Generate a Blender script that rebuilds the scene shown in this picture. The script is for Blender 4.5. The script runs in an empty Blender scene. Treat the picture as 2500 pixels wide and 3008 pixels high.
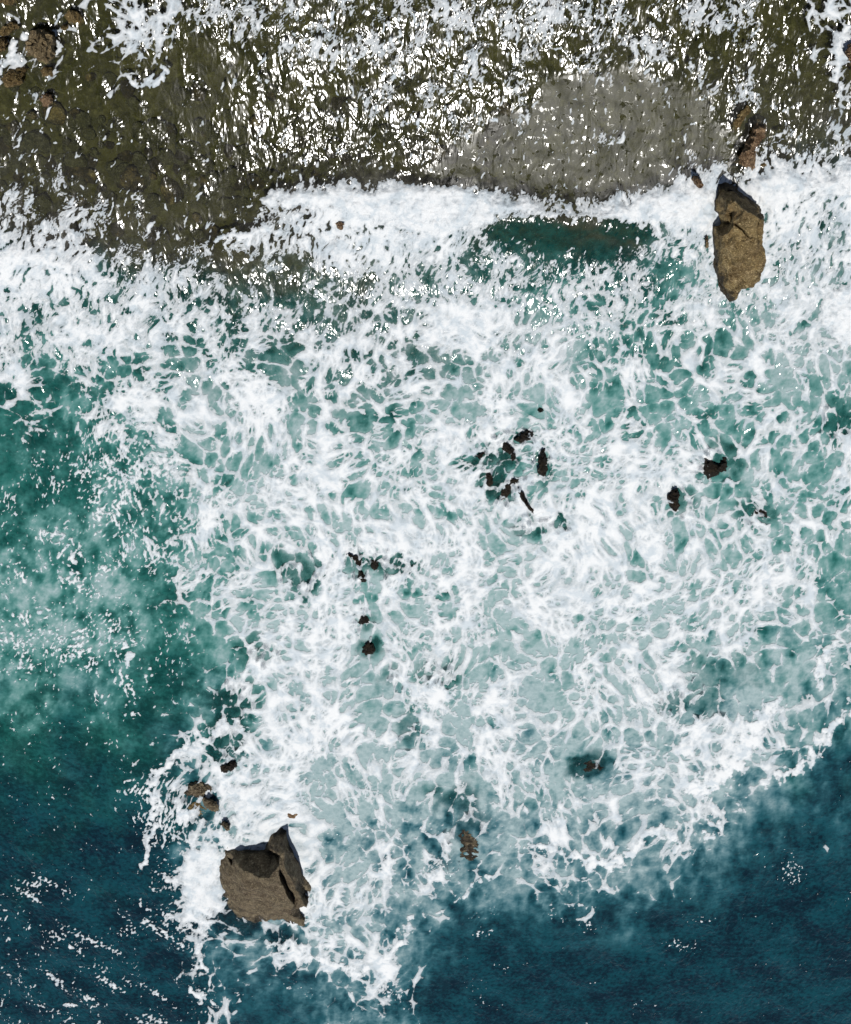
import bpy, math, random
import numpy as np
from mathutils import Vector, noise as mnoise
from mathutils.geometry import delaunay_2d_cdt

scene = bpy.context.scene
C = scene.collection
R = math.radians

# ------------------------------------------------------------------ camera
TILT, CAM_H, VFOV = 33.0, 28.5, 53.0
CAM_Y = CAM_H * math.tan(R(TILT))
cam_d = bpy.data.cameras.new('camera')
cam = bpy.data.objects.new('camera', cam_d); C.objects.link(cam)
cam.location = (0, CAM_Y, CAM_H)
cam.rotation_euler = (-R(TILT), 0, 0)          # drone looks out to sea, the picture is turned so the sea lies below
cam_d.sensor_fit = 'VERTICAL'; cam_d.angle = R(VFOV)
cam_d.clip_start = 0.5; cam_d.clip_end = 3000
scene.camera = cam

# ------------------------------------------------------------------ sky and sun
SUN_ZEN, SUN_AZ = 10.5, 180.0                    # azimuth from +y, clockwise: the sun stands over the open sea
world = bpy.data.worlds.new('World'); scene.world = world; world.use_nodes = True
wn = world.node_tree.nodes; wl = world.node_tree.links
sky = wn.new('ShaderNodeTexSky'); sky.sky_type = 'NISHITA'; sky.sun_disc = False
sky.sun_elevation = R(90 - SUN_ZEN); sky.sun_rotation = R(SUN_AZ)
wn['Background'].inputs['Strength'].default_value = 0.05
wl.new(sky.outputs[0], wn['Background'].inputs['Color'])
sun_d = bpy.data.lights.new('sun', 'SUN'); sun_d.energy = 4.4; sun_d.angle = R(0.6); sun_d.color = (1.0, 0.97, 0.92)
sun = bpy.data.objects.new('sun', sun_d); C.objects.link(sun)
sd = Vector((math.sin(R(SUN_AZ)) * math.sin(R(SUN_ZEN)), math.cos(R(SUN_AZ)) * math.sin(R(SUN_ZEN)), math.cos(R(SUN_ZEN))))
sun.rotation_euler = (-sd).to_track_quat('-Z', 'Y').to_euler()
sun.location = sd * 60

vs = scene.view_settings
vs.view_transform = 'Standard'; vs.look = 'None'; vs.exposure = 0.0; vs.gamma = 1.0; vs.use_curve_mapping = False
scene.cycles.max_bounces = 4; scene.cycles.diffuse_bounces = 2; scene.cycles.glossy_bounces = 2; scene.cycles.transparent_max_bounces = 6
scene.cycles.sample_clamp_indirect = 4.0
scene.cycles.use_adaptive_sampling = True; scene.cycles.adaptive_threshold = 0.03

# ------------------------------------------------------------------ the survey plan: plan units (2500 x 3008) <-> sea level in metres
K = 1504.0 / math.tan(R(VFOV / 2)); CT, ST = math.cos(R(TILT)), math.sin(R(TILT))
def ground(px, py, z=0.0):
    a, b = (px - 1250.0) / K, (1504.0 - py) / K
    d = (a, b * CT - ST, -b * ST - CT)
    t = (CAM_H - z) / -d[2]
    return Vector((d[0] * t, CAM_Y + d[1] * t, z))
def row_y(py):
    b = (1504.0 - py) / K
    return CAM_Y + CAM_H * (b * CT - ST) / (b * ST + CT)
def plan(x, y):
    dy = y - CAM_Y
    dep = np.maximum(-dy * ST + CAM_H * CT, 21.0)
    return 1250.0 + K * x / dep, 1504.0 - K * (dy * CT + CAM_H * ST) / dep

# ------------------------------------------------------------------ noise in numpy
F32 = np.float32
_PERM = {}
def _perm(seed):
    if seed not in _PERM:
        _PERM[seed] = np.random.RandomState(seed * 7919 % 100003).permutation(1024).astype(np.int32)
    return _PERM[seed]
def _hash(ix, iy, seed):
    p = _perm(seed)
    return p[(ix + p[iy & 1023]) & 1023]
_AN = np.linspace(0, 2 * np.pi, 1024, endpoint=False)
_GX, _GY = np.cos(_AN).astype(F32), np.sin(_AN).astype(F32)
def perlin(x, y, seed=0):
    x0, y0 = np.floor(x), np.floor(y)
    fx, fy = (x - x0).astype(F32), (y - y0).astype(F32)
    ix, iy = x0.astype(np.int32), y0.astype(np.int32)
    p = _perm(seed)
    r0, r1 = p[iy & 1023] + ix, p[(iy + 1) & 1023] + ix
    def g(r, dx, dy):
        h = p[(r + dx) & 1023]
        return _GX[h] * (fx - dx) + _GY[h] * (fy - dy)
    u = fx * fx * fx * (fx * (fx * 6 - 15) + 10); v = fy * fy * fy * (fy * (fy * 6 - 15) + 10)
    a = g(r0, 0, 0); a = a + u * (g(r0, 1, 0) - a)
    b = g(r1, 0, 1); b = b + u * (g(r1, 1, 1) - b)
    return (a + v * (b - a)) * F32(1.5)
def fbm(x, y, seed=0, oct=4, gain=0.5):
    s, a, f = 0, 1.0, 1.0
    for k in range(oct):
        s = s + a * perlin(x * f, y * f, seed + k * 17); a *= gain; f *= 2.03
    return s
def voronoi(x, y, seed=0, jit=0.9):
    ix, iy = np.floor(x).astype(np.int32), np.floor(y).astype(np.int32)
    x = x.astype(F32); y = y.astype(F32)
    f1 = np.full(x.shape, 9.0, F32); f2 = np.full(x.shape, 9.0, F32)
    for dx in (-1, 0, 1):
        for dy in (-1, 0, 1):
            h = _hash(ix + dx, iy + dy, seed)
            cx = (ix + dx).astype(F32) + F32(0.5) + F32(jit) * (h.astype(F32) / F32(1023.0) - F32(0.5))
            cy = (iy + dy).astype(F32) + F32(0.5) + F32(jit) * (_perm(seed + 500)[h].astype(F32) / F32(1023.0) - F32(0.5))
            d = np.sqrt((x - cx) ** 2 + (y - cy) ** 2)
            f2 = np.minimum(f2, np.maximum(f1, d)); f1 = np.minimum(f1, d)
    return f1, f2
def sstep(a, b, x):
    t = np.clip((x - a) / (b - a), 0, 1)
    return t * t * (3 - 2 * t)
def gridmap(rows, X, Y):
    g = np.array([[int(c) for c in r] for r in rows], F32) / 9.0
    nr, nc = g.shape
    u = np.clip(X / 2500.0 * nc - 0.5, 0, nc - 1.001); v = np.clip(Y / 3008.0 * nr - 0.5, 0, nr - 1.001)
    iu, iv = u.astype(int), v.astype(int); fu, fv = (u - iu).astype(F32), (v - iv).astype(F32)
    a = g[iv, iu] * (1 - fu) + g[iv, iu + 1] * fu
    b = g[iv + 1, iu] * (1 - fu) + g[iv + 1, iu + 1] * fu
    return a * (1 - fv) + b * fv
S = 2500.0 / 1745.0
def polydist(pts, X, Y):
    """distance to a polyline and the running position 0..1 along it"""
    best = np.full(X.shape, 1e9, F32); pos = np.zeros(X.shape, F32)
    n = len(pts) - 1
    for i in range(n):
        (ax, ay), (bx, by) = pts[i], pts[i + 1]
        vx, vy = bx - ax, by - ay
        t = np.clip(((X - ax) * vx + (Y - ay) * vy) / (vx * vx + vy * vy + 1e-6), 0, 1)
        d = np.hypot(X - ax - t * vx, Y - ay - t * vy).astype(F32)
        m = d < best
        best = np.where(m, d, best); pos = np.where(m, (i + t) / n, pos)
    return best, pos
def polysd(pts, X, Y):
    """signed distance to a closed polygon, positive inside"""
    d, _ = polydist(list(pts) + [pts[0]], X, Y)
    ins = np.zeros(X.shape, bool)
    n = len(pts)
    for i in range(n):
        (ax, ay), (bx, by) = pts[i], pts[(i + 1) % n]
        if ay == by: continue
        c = (ay > Y) != (by > Y)
        ins ^= c & (X < (bx - ax) * (Y - ay) / (by - ay) + ax)
    return np.where(ins, d, -d)
def sc(pts): return [(x * S, y * S) for x, y in pts]

# ------------------------------------------------------------------ foam, milk and depth charts of the bay
FOAM = [  # digits at top centre and on the backwash also lay flecks for sun glints
 "22356544344444444443344335",
 "44366223344444444344432336",
 "33225112223333332222333234",
 "32111111112333222222212223",
 "21100011112222222221112334",
 "33321101332111000000274878",
 "44432212578887765678999877",
 "65543335457876541123484776",
 "88655543345665555555466666",
 "66666665455667765555556668",
 "77776666666667787666666668",
 "66666666666666887766666666",
 "44578878966665787755566545",
 "34466667767768887776666556",
 "23455655657777666777765666",
 "22355567786677656877667666",
 "22344577667777877887667676",
 "22334567677787788777777665",
 "22333467678677767787667654",
 "33333356688567667777666555",
 "34432245688566656667755447",
 "12222434797667767776754435",
 "11111336887666766667665643",
 "01011678887767666656788541",
 "00004888866555555555784210",
 "00004678744555555544552110",
 "00002367765455545555631000",
 "00001678686554334442310000",
 "10000674686652101211000000",
 "11101266778641000000000000",
 "11111343235640000000000000",
 "11211251014540000100000000"]
MILK = [
 "1000000000000",
 "0000000001111",
 "1000011111112",
 "2211344212445",
 "4322233322346",
 "3333334653358",
 "2356544764444",
 "2345655555554",
 "4535677777654",
 "6625777777764",
 "5514777777766",
 "2224776777763",
 "0115876665742",
 "0016765545421",
 "0014553222100",
 "0002242000000"]
DEEP = [
 "0000000000000",
 "0000000000000",
 "1000000000012",
 "1000123322444",
 "6543334678887",
 "8876545788888",
 "9988888999999",
 "9999999999999"] + ["9999999999999"] * 8
CRISP = {  # crests, hems and strands of foam: (polyline, half width, strength)
 'left_front': (sc([(-60, 520), (0, 528), (40, 522), (80, 524), (130, 545), (150, 552)]), 26, 1.0),
 'crest_tip': (sc([(445, 494), (480, 482), (530, 474), (575, 468)]), 13, 1.0),
 'west_hem': (sc([(500, 1492), (455, 1500), (410, 1520), (360, 1550), (325, 1585), (308, 1620), (322, 1655), (312, 1700), (298, 1750), (292, 1790)]), 13, .8),
 'rock_hem': (sc([(545, 1925), (600, 1948), (660, 1975), (730, 1995), (790, 1965), (825, 1925), (838, 1880)]), 13, .8),
 'rock_curl': (sc([(420, 1905), (404, 1940), (408, 1980), (420, 1990)]), 12, .8),
 'south_curl': (sc([(392, 2018), (396, 2040), (415, 2048), (440, 2062)]), 9, .9),
 'east_fat': (sc([(1590, 1440), (1545, 1490), (1515, 1540), (1480, 1580), (1430, 1612), (1400, 1600)]), 34, 1.0),
 'east_hem': (sc([(1790, 1420), (1745, 1447), (1710, 1480), (1690, 1510), (1655, 1555), (1610, 1590), (1560, 1610)]), 17, .7),
 'east_knot': (sc([(1700, 1330), (1690, 1365), (1675, 1395)]), 22, .8),
 'hook': (sc([(1090, 1730), (1150, 1742), (1200, 1768), (1245, 1775), (1290, 1752), (1320, 1722), (1350, 1702), (1382, 1706), (1396, 1728), (1388, 1748)]), 14, .9),
 'south_hem': (sc([(870, 1880), (930, 1850), (1000, 1800), (1060, 1780)]), 6, .6),
 'east_strands': (sc([(1430, 1640), (1455, 1680), (1440, 1720), (1470, 1700), (1490, 1660)]), 12, .5),
 'rim_north': (sc([(1010, 437), (1100, 441), (1150, 438), (1200, 436)]), 5, .9),
 'rock_west': (sc([(1470, 470), (1455, 500), (1452, 540), (1470, 590)]), 9, .8),
 'rock_east': (sc([(1572, 440), (1575, 500), (1570, 550)]), 14, .6),
 'lace_curl': (sc([(262, 150), (278, 168), (300, 172), (325, 165), (335, 145), (325, 120)]), 12, .8),
 'tl_stream': (sc([(0, 140), (20, 115), (40, 90), (50, 60)]), 12, .8),
 'tl_stream2': (sc([(120, 30), (112, 55), (118, 90), (108, 125)]), 8, .7),
 'right_stream': (sc([(1745, 50), (1715, 90), (1720, 130), (1712, 165), (1735, 205)]), 13, .8),
}
COTTON = {
 'breaker': sc([(520, 405), (560, 390), (600, 381), (650, 378), (700, 372), (770, 376), (850, 374), (910, 380), (960, 378), (1010, 392), (1050, 398), (1090, 408), (1140, 425),
                (1190, 432), (1230, 428), (1262, 412), (1300, 404), (1340, 388), (1380, 378), (1425, 372), (1455, 380), (1472, 396), (1468, 430), (1458, 470), (1440, 478), (1400, 470), (1330, 452), (1270, 447), (1200, 440), (1100, 436), (1035, 436),
                (1000, 455), (955, 475), (900, 490), (830, 480), (780, 460), (745, 446), (700, 436), (640, 422), (570, 426)]),
 'right_breaker': sc([(1528, 385), (1550, 362), (1575, 346), (1605, 338), (1630, 345), (1650, 365), (1680, 355), (1712, 345), (1745, 334), (1800, 330), (1800, 420), (1700, 400), (1620, 405), (1580, 440), (1560, 430)]),
 'west_of_rock': sc([(395, 1725), (450, 1735), (462, 1760), (455, 1800), (462, 1860), (430, 1880), (385, 1870), (368, 1800), (375, 1755)]),
 'north_of_rock': sc([(470, 1610), (540, 1600), (545, 1650), (500, 1700), (470, 1680)]),
 'right_white': sc([(1700, 590), (1800, 570), (1800, 720), (1720, 710), (1680, 660)]),
}

# dark holes where rock lies just under the surface: plan x, y, half width, half height, strength
DARK = [(x * S, y * S, a * S, b * S, k) for x, y, a, b, k in [
 (1030, 955, 42, 55, .8), (1030, 1005, 30, 30, .7), (1100, 1075, 60, 22, .55), (1220, 1570, 38, 22, .75), (780, 1155, 48, 24, .8), (615, 1165, 45, 35, .6), (755, 1330, 30, 22, .9), (745, 1275, 20, 25, .6),
 (840, 1500, 25, 28, .5), (455, 1440, 55, 40, .6), (470, 1530, 35, 30, .6), (520, 1340, 45, 30, .4), (945, 1720, 45, 60, .6), (1470, 1380, 70, 40, .25), (1720, 860, 40, 40, .35), (1500, 560, 8, 8, .1), (1230, 470, 30, 10, .3),
 (1560, 1050, 40, 22, .5), (1450, 1440, 60, 40, .3), (1380, 1440, 40, 30, .4), (575, 1918, 40, 20, .7), (470, 1890, 55, 30, .75), (800, 1400, 26, 30, .4), (1500, 960, 30, 18, .4), (1395, 1030, 26, 28, .55), (1468, 955, 42, 32, .6), (1075, 893, 26, 18, .5), (1112, 955, 22, 34, .5), (735, 1160, 26, 34, .5), (410, 1640, 40, 50, .5), (905, 1380, 40, 26, .4)]]
def dark_patch(X, Y, wob):
    d = np.zeros(X.shape, F32)
    for cx, cy, a, b, k in DARK:
        m = (np.abs(X - cx) < a * 2.4) & (np.abs(Y - cy) < b * 2.4)
        if m.any():
            r = np.hypot((X[m] - cx) / a, (Y[m] - cy) / b) + .55 * wob[m] + .5 * perlin(X[m] / 26, Y[m] / 26, 97)
            d[m] = np.maximum(d[m], k * sstep(1.5, .45, r))
    return d

def wave_height(X, Y):
    calmW = 1 - .82 * sstep(980, 620, X) * sstep(40, 220, Y) * sstep(760, 560, Y)
    z = (0.05 * fbm(X / 300, Y / 230, 3, 3) + 0.016 * fbm(X / 80, Y / 70, 5, 3)) * calmW
    # swell lines running up the beach
    calm = sstep(1900, 2300, Y)
    z = z + calm * 0.085 * perlin((X * .8 + Y * .6) / 160, (Y * .8 - X * .6) / 60, 31)
    # the breaking wave
    sd = polysd(COTTON['breaker'], X, Y)
    z = z + 0.14 * sstep(-90, 45, sd)
    dk, _ = polydist(sc([(1030, 455), (1140, 455), (1250, 465)]), X, Y)
    z = z + 0.20 * np.exp(-(dk / 55.0) ** 2)
    z = z + 0.14 * sstep(-50, 40, polysd(COTTON['right_breaker'], X, Y))
    d, _ = polydist(CRISP['crest_tip'][0], X, Y); z = z + 0.12 * np.exp(-(d / 35) ** 2)
    d, _ = polydist(CRISP['left_front'][0], X, Y); z = z + 0.15 * np.exp(-(d / 45) ** 2)
    d, _ = polydist(CRISP['east_fat'][0], X, Y); z = z + 0.10 * np.exp(-(d / 60) ** 2)
    return z

def foam_field(X, Y):
    """signed foam field (above 0 = foam or a fleck painted as a glint), softness of its edge and billow height"""
    wx = fbm(X / 230, Y / 230, 11, 3); wy = fbm(X / 230, Y / 230, 12, 3)
    vx = fbm(X / 62, Y / 62, 13, 3); vy = fbm(X / 62, Y / 62, 14, 3)
    c = gridmap(FOAM, X + 26 * vx, Y + 26 * vy)
    c = c + 0.13 * fbm(X / 150, Y / 130, 21, 3) * sstep(0.02, 0.2, c) + 0.08 * vx * sstep(0.02, 0.2, c)
    c = np.clip(c, 0, 1)
    c = c * (1 - .42 * dark_patch(X, Y, vx))
    u1, u2 = perlin(X / 260, Y / 260, 15), perlin(X / 260, Y / 260, 16); u3, u4 = perlin(X / 85, Y / 85, 17), perlin(X / 85, Y / 85, 18)
    PX, PY = X + 48 * u1 + 12 * u3 + 6 * vx, Y + 48 * u2 + 12 * u4 + 6 * vy
    # lace: rounded cells with thin walls that swell into solid streaks
    k = fbm(X / 420, Y / 420, 47, 2)
    QX, QY = PX + 25 * k, PY - 20 * k
    def cells(sx, sy, seed, ox=0, oy=0):
        p1, p2 = voronoi((QX + ox) / sx, (QY + oy) / sy, seed)
        e, g = p2 - p1, 1.15 * (.74 - p1)
        h = np.clip(.5 + .5 * (g - e) / .26, 0, 1)
        return g + (e - g) * h - .26 * h * (1 - h)          # smooth minimum: rounded holes, thick junctions
    e1 = cells(49.0, 53.0, 41); e2 = cells(26.0, 28.0, 43, 3 * vy, 3 * vx); e3 = cells(13.5, 14.0, 44, 1.5 * vx, 1.5 * vy)
    w = fbm(QX / 130, QY / 140, 48, 4, .55)
    w2 = fbm(QX / 34, QY / 38, 49, 3, .6)
    small_ = np.clip(.5 + 1.3 * fbm(X / 170, Y / 160, 45, 2) + .9 * (c - .55), 0, 1)
    st_ = fbm(QX / 95 + .4 * wx, QY / 260, 50, 3, .5)
    q = 1.55 * c - .92 + .38 * w + .34 * st_ + .40 * w2
    t1 = .05 + .46 * np.clip(q + .12, -.12, 2)
    t2 = -.01 + .50 * np.clip(q, -.2, 2) + .14 * (small_ - .5)
    t3 = -.11 + .55 * np.clip(q, -.2, 2) + .18 * (small_ - .6)
    f = np.maximum(np.maximum(t1 - e1, t2 - e2), (t3 - e3) * .85)
    f = f + .10 * np.clip(q, 0, 1)
    f = f - .35 * (1 - sstep(.04, .30, c + .06 * w2))
    # torn streaks and flecks in the shallows, foam and painted sun glints, lined up with the run of the water
    fl = fbm((X + 16 * u3 + 9 * vx + .2 * Y) / 17.0, (Y + 16 * u4 + 9 * vy) / 31.0, 51, 3, .55)
    ridge = 0.34 - np.abs(fl) * 1.0
    clump = fbm(X / 75, Y / 110, 53, 3)
    fleck = (fl + 0.25 * clump) - (0.95 - 1.25 * c)
    shal = 1 - sstep(680, 1080, Y + 60 * wx + 120 * sstep(900, 300, X) * -1)
    shal = shal * (1 - .85 * np.maximum(sstep(620, 480, X + 60 * wy) * sstep(330, 240, Y), sstep(2180, 2320, X + 60 * wy) * sstep(420, 300, Y)))
    fs = np.maximum(fleck * .8, (ridge + 1.1 * (c - .62) + .22 * clump) * .7)
    f = f * (1 - shal) + fs * shal
    # loose grainy flecks over the green deep water in the west
    gr = fbm(PX / 9.0, PY / 13.0, 57, 3, .6) + .55 * fbm(PX / 46, PY / 58, 58, 3)
    west = (1 - sstep(330, 620, X + 90 * wy)) * sstep(1130, 1480, Y)
    f = np.where(west > .01, f * (1 - west) + west * (gr - 1.02 + 1.9 * c) * .6, f)
    # sun glints painted as chains of foam flecks on the wave backs of the lower left corner
    lines = fbm((.85 * Y - .52 * X) / 42, (.85 * X + .52 * Y) / 190, 55, 3, .6)
    sw = sstep(2380, 2650, Y + 60 * wx) * sstep(1000, 520, X + .3 * (Y - 2700))
    gl = fbm(X / 9.5, Y / 7.5, 56, 2, .5) + 1.15 * lines
    f = np.maximum(f, np.where(sw > .02, sw * (gl - .96) * .5 - (1 - sw) * .4, -1))
    gl2 = fbm(X / 8.0, Y / 6.5, 59, 2, .5) + .85 * fbm(X / 150, Y / 70, 60, 3)  # sparse white flecks painting sun sparkle, mostly on the bottom water
    f = np.maximum(f, (gl2 - 1.17 - .3 * (1 - sstep(2300, 2500, Y))) * .7)
    # crisp strands
    tn = fbm(X / 24, Y / 24, 61, 4, .6)
    for nm, (pts, w, st) in CRISP.items():
        x0, x1 = min(p[0] for p in pts) - 120, max(p[0] for p in pts) + 120
        y0, y1 = min(p[1] for p in pts) - 120, max(p[1] for p in pts) + 120
        m = (X > x0) & (X < x1) & (Y > y0) & (Y < y1)
        if not m.any(): continue
        d, t = polydist(pts, X[m] + 14 * vx[m], Y[m] + 14 * vy[m])
        ww = w * (0.55 + 0.45 * np.sin(np.pi * np.clip(t, .04, .96))) * (1 + .5 * tn[m])
        f[m] = np.maximum(f[m], st * (ww - d) / (w + 6) * .8 + .30 * tn[m] - (1 - st) * .3)
    cot = np.full(X.shape, -1.0, F32)
    en = fbm(X / 30, Y / 30, 65, 4, .6)
    for nm, pts in COTTON.items():
        x0, x1 = min(p[0] for p in pts) - 80, max(p[0] for p in pts) + 80
        y0, y1 = min(p[1] for p in pts) - 80, max(p[1] for p in pts) + 80
        m = (X > x0) & (X < x1) & (Y > y0) & (Y < y1)
        if not m.any(): continue
        cot[m] = np.maximum(cot[m], (polysd(pts, X[m] + 6 * vx[m], Y[m] + 6 * vy[m]) / 22.0 + .55 * en[m]))
    f = np.maximum(f, np.clip(cot, -1, .9) * .38 + .16 * en + .10 * tn)
    # the clear green back of the breaker and the smooth sheet of backwash stay open
    back = polysd(sc([(1000, 470), (1040, 450), (1100, 446), (1200, 449), (1270, 456), (1340, 472), (1310, 492), (1230, 484), (1150, 498), (1080, 488), (1030, 495)]), X, Y)
    f = f - .50 * sstep(-30, 30, back + 26 * en)
    cot = np.clip(cot, 0, 1.2)
    soft = 0.042 + 0.030 * sstep(.1, .5, c) + .06 * np.clip(cot, 0, 1)
    billow = cot * (0.05 + 0.05 * np.abs(fbm(X / 34, Y / 34, 67, 3))) + 0.02 * sstep(0, .3, f)
    return f, soft, billow, c

# ------------------------------------------------------------------ materials
def mat(name):
    m = bpy.data.materials.new(name); m.use_nodes = True
    nt = m.node_tree; nt.nodes.clear()
    out = nt.nodes.new('ShaderNodeOutputMaterial')
    return m, nt, out
class N:
    def __init__(s, nt): s.nt = nt
    def __call__(s, kind, ins=None, **props):
        n = s.nt.nodes.new('ShaderNode' + kind)
        for k, v in props.items(): setattr(n, k, v)
        for k, v in (ins or {}).items():
            sock = n.inputs[k]
            if hasattr(v, 'is_output') or isinstance(v, bpy.types.NodeSocket): s.nt.links.new(v, sock)
            else: sock.default_value = v
        return n
    def math(s, op, a, b=0.0, clamp=False):
        n = s('Math', {0: a, 1: b}, operation=op); n.use_clamp = clamp; return n.outputs[0]
    def mix(s, fac, a, b):
        n = s('Mix', data_type='RGBA')
        for i, v in ((0, fac), (6, a), (7, b)):
            if isinstance(v, bpy.types.NodeSocket): s.nt.links.new(v, n.inputs[i])
            else: n.inputs[i].default_value = v
        return n.outputs[2]
    def rng(s, v, a, b, c=0.0, d=1.0, smooth=True):
        n = s('MapRange', {0: v, 1: a, 2: b, 3: c, 4: d}, interpolation_type='SMOOTHSTEP' if smooth else 'LINEAR')
        return n.outputs[0]
    def noise(s, vec, scale, detail=3.0, rough=.55, dist=0.0):
        return s('TexNoise', {'Vector': vec, 'Scale': scale, 'Detail': detail, 'Roughness': rough, 'Distortion': dist}).outputs[0]
def col(*c): return (*c, 1.0)

def water_material():
    m, nt, out = mat('sea_water'); n = N(nt)
    geo = n('NewGeometry').outputs['Position']
    deep = n('Attribute', attribute_name='deep').outputs['Fac']
    milk = n('Attribute', attribute_name='milk').outputs['Fac']
    blue = n('Attribute', attribute_name='blue').outputs['Fac']
    rip = n('Attribute', attribute_name='ripple').outputs['Fac']
    ruf = n('Attribute', attribute_name='ruffle').outputs['Fac']
    st = n('Mapping', {'Vector': geo, 'Scale': (1.35, 0.72, 1.0)}).outputs[0]
    n1 = n.noise(st, 2.3, 2, .55, .7); n2 = n.noise(st, 7.0, 1, .6)
    h = n.math('ADD', n.math('MULTIPLY', n1, 0.085), n.math('MULTIPLY', n2, 0.015))
    h = n.math('MULTIPLY', h, rip)
    bump = n('Bump', {'Height': h, 'Distance': 1.0, 'Strength': 1.0}).outputs[0]
    # body colour: green over the shelf, blue off it, paler where full of bubbles
    lump = n.noise(geo, .45, 6, .72, .4); fine = n.noise(geo, 5.0, 4, .7)
    body = n.mix(blue, col(.002, .034, .030), col(.001, .009, .016))
    body = n.mix(n.rng(n.math('ADD', n.math('MULTIPLY', lump, .55), n.math('MULTIPLY', fine, .45)), .41, .61), body, n.mix(blue, col(.008, .080, .068), col(.003, .041, .055)))
    mk = n.math('ADD', milk, n.math('MULTIPLY', n.math('SUBTRACT', lump, .5), n.math('MULTIPLY', milk, 1.6)), True)
    mk = n.math('ADD', mk, n.math('MULTIPLY', n.math('SUBTRACT', fine, .5), n.math('MULTIPLY', milk, .5)), True)
    body = n.mix(n.rng(mk, 0.05, .45), body, n.mix(blue, col(.045, .175, .158), col(.022, .105, .130)))
    body = n.mix(n.math('MULTIPLY', n.rng(mk, .20, .88), n.rng(fine, .25, .75, .66, 1.0)), body, col(.305, .385, .395))
    body = n.mix(n.rng(deep, .45, .1), body, n.mix(n.rng(fine, .35, .65), col(.085, .080, .060), col(.15, .145, .12)))
    op = n.math('MAXIMUM', deep, n.math('MULTIPLY', mk, .95), True)
    dif = n('BsdfDiffuse', {'Color': body, 'Normal': bump})
    tr = n('BsdfTransparent', {'Color': col(.80, .86, .74)})
    under = n('MixShader', {0: op, 1: tr.outputs[0], 2: dif.outputs[0]})
    spots = n.rng(n.noise(geo, 5.5, 2, .6), .55, .63)
    ruf = n.math('SUBTRACT', ruf, n.math('MULTIPLY', spots, n.math('SUBTRACT', ruf, .12)))
    gl = n('BsdfGlossy', {'Color': col(1, 1, 1), 'Roughness': ruf, 'Normal': bump})
    fr = n('Fresnel', {'IOR': 1.34, 'Normal': bump})
    sh = n('MixShader', {0: fr.outputs[0], 1: under.outputs[0], 2: gl.outputs[0]})
    nt.links.new(sh.outputs[0], out.inputs[0])
    return m

def foam_material():
    m, nt, out = mat('sea_foam'); n = N(nt)
    geo = n('NewGeometry').outputs['Position']
    f = n('Attribute', attribute_name='foam').outputs['Fac']
    soft = n('Attribute', attribute_name='soft').outputs['Fac']
    a = n.noise(geo, 11.0, 3, .75)
    amp = n.math('MULTIPLY', soft, 2.4)
    ff = n.math('ADD', f, n.math('MULTIPLY', n.math('SUBTRACT', a, .5), amp))
    al = n.math('DIVIDE', n.math('ADD', ff, n.math('MULTIPLY', soft, .40)), n.math('MULTIPLY', soft, 1.3), True)
    al = n.rng(al, 0, 1)
    al = n.math('MULTIPLY', al, n.rng(ff, 0.0, .34, .66, 1.0))
    bump = n('Bump', {'Height': n.math('ADD', n.math('MULTIPLY', a, .06), n.math('MULTIPLY', f, .05)), 'Distance': 1.0, 'Strength': .55}).outputs[0]
    c = n.mix(n.rng(a, .3, .7), col(.58, .63, .67), col(.70, .72, .735))
    c = n.mix(n.rng(f, .15, .55), c, col(.76, .775, .785))
    big = n.noise(geo, 1.6, 4, .65, .4)
    c = n.mix(n.rng(big, .52, .36, 0, .8), c, col(.50, .565, .615))
    dif = n('BsdfDiffuse', {'Color': c, 'Normal': bump})
    tl = n('BsdfTranslucent', {'Color': col(.7, .8, .8), 'Normal': bump})
    body = n('MixShader', {0: .15, 1: dif.outputs[0], 2: tl.outputs[0]})
    tr = n('BsdfTransparent', {'Color': col(1, 1, 1)})
    sh = n('MixShader', {0: al, 1: tr.outputs[0], 2: body.outputs[0]})
    nt.links.new(sh.outputs[0], out.inputs[0])
    return m

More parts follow.
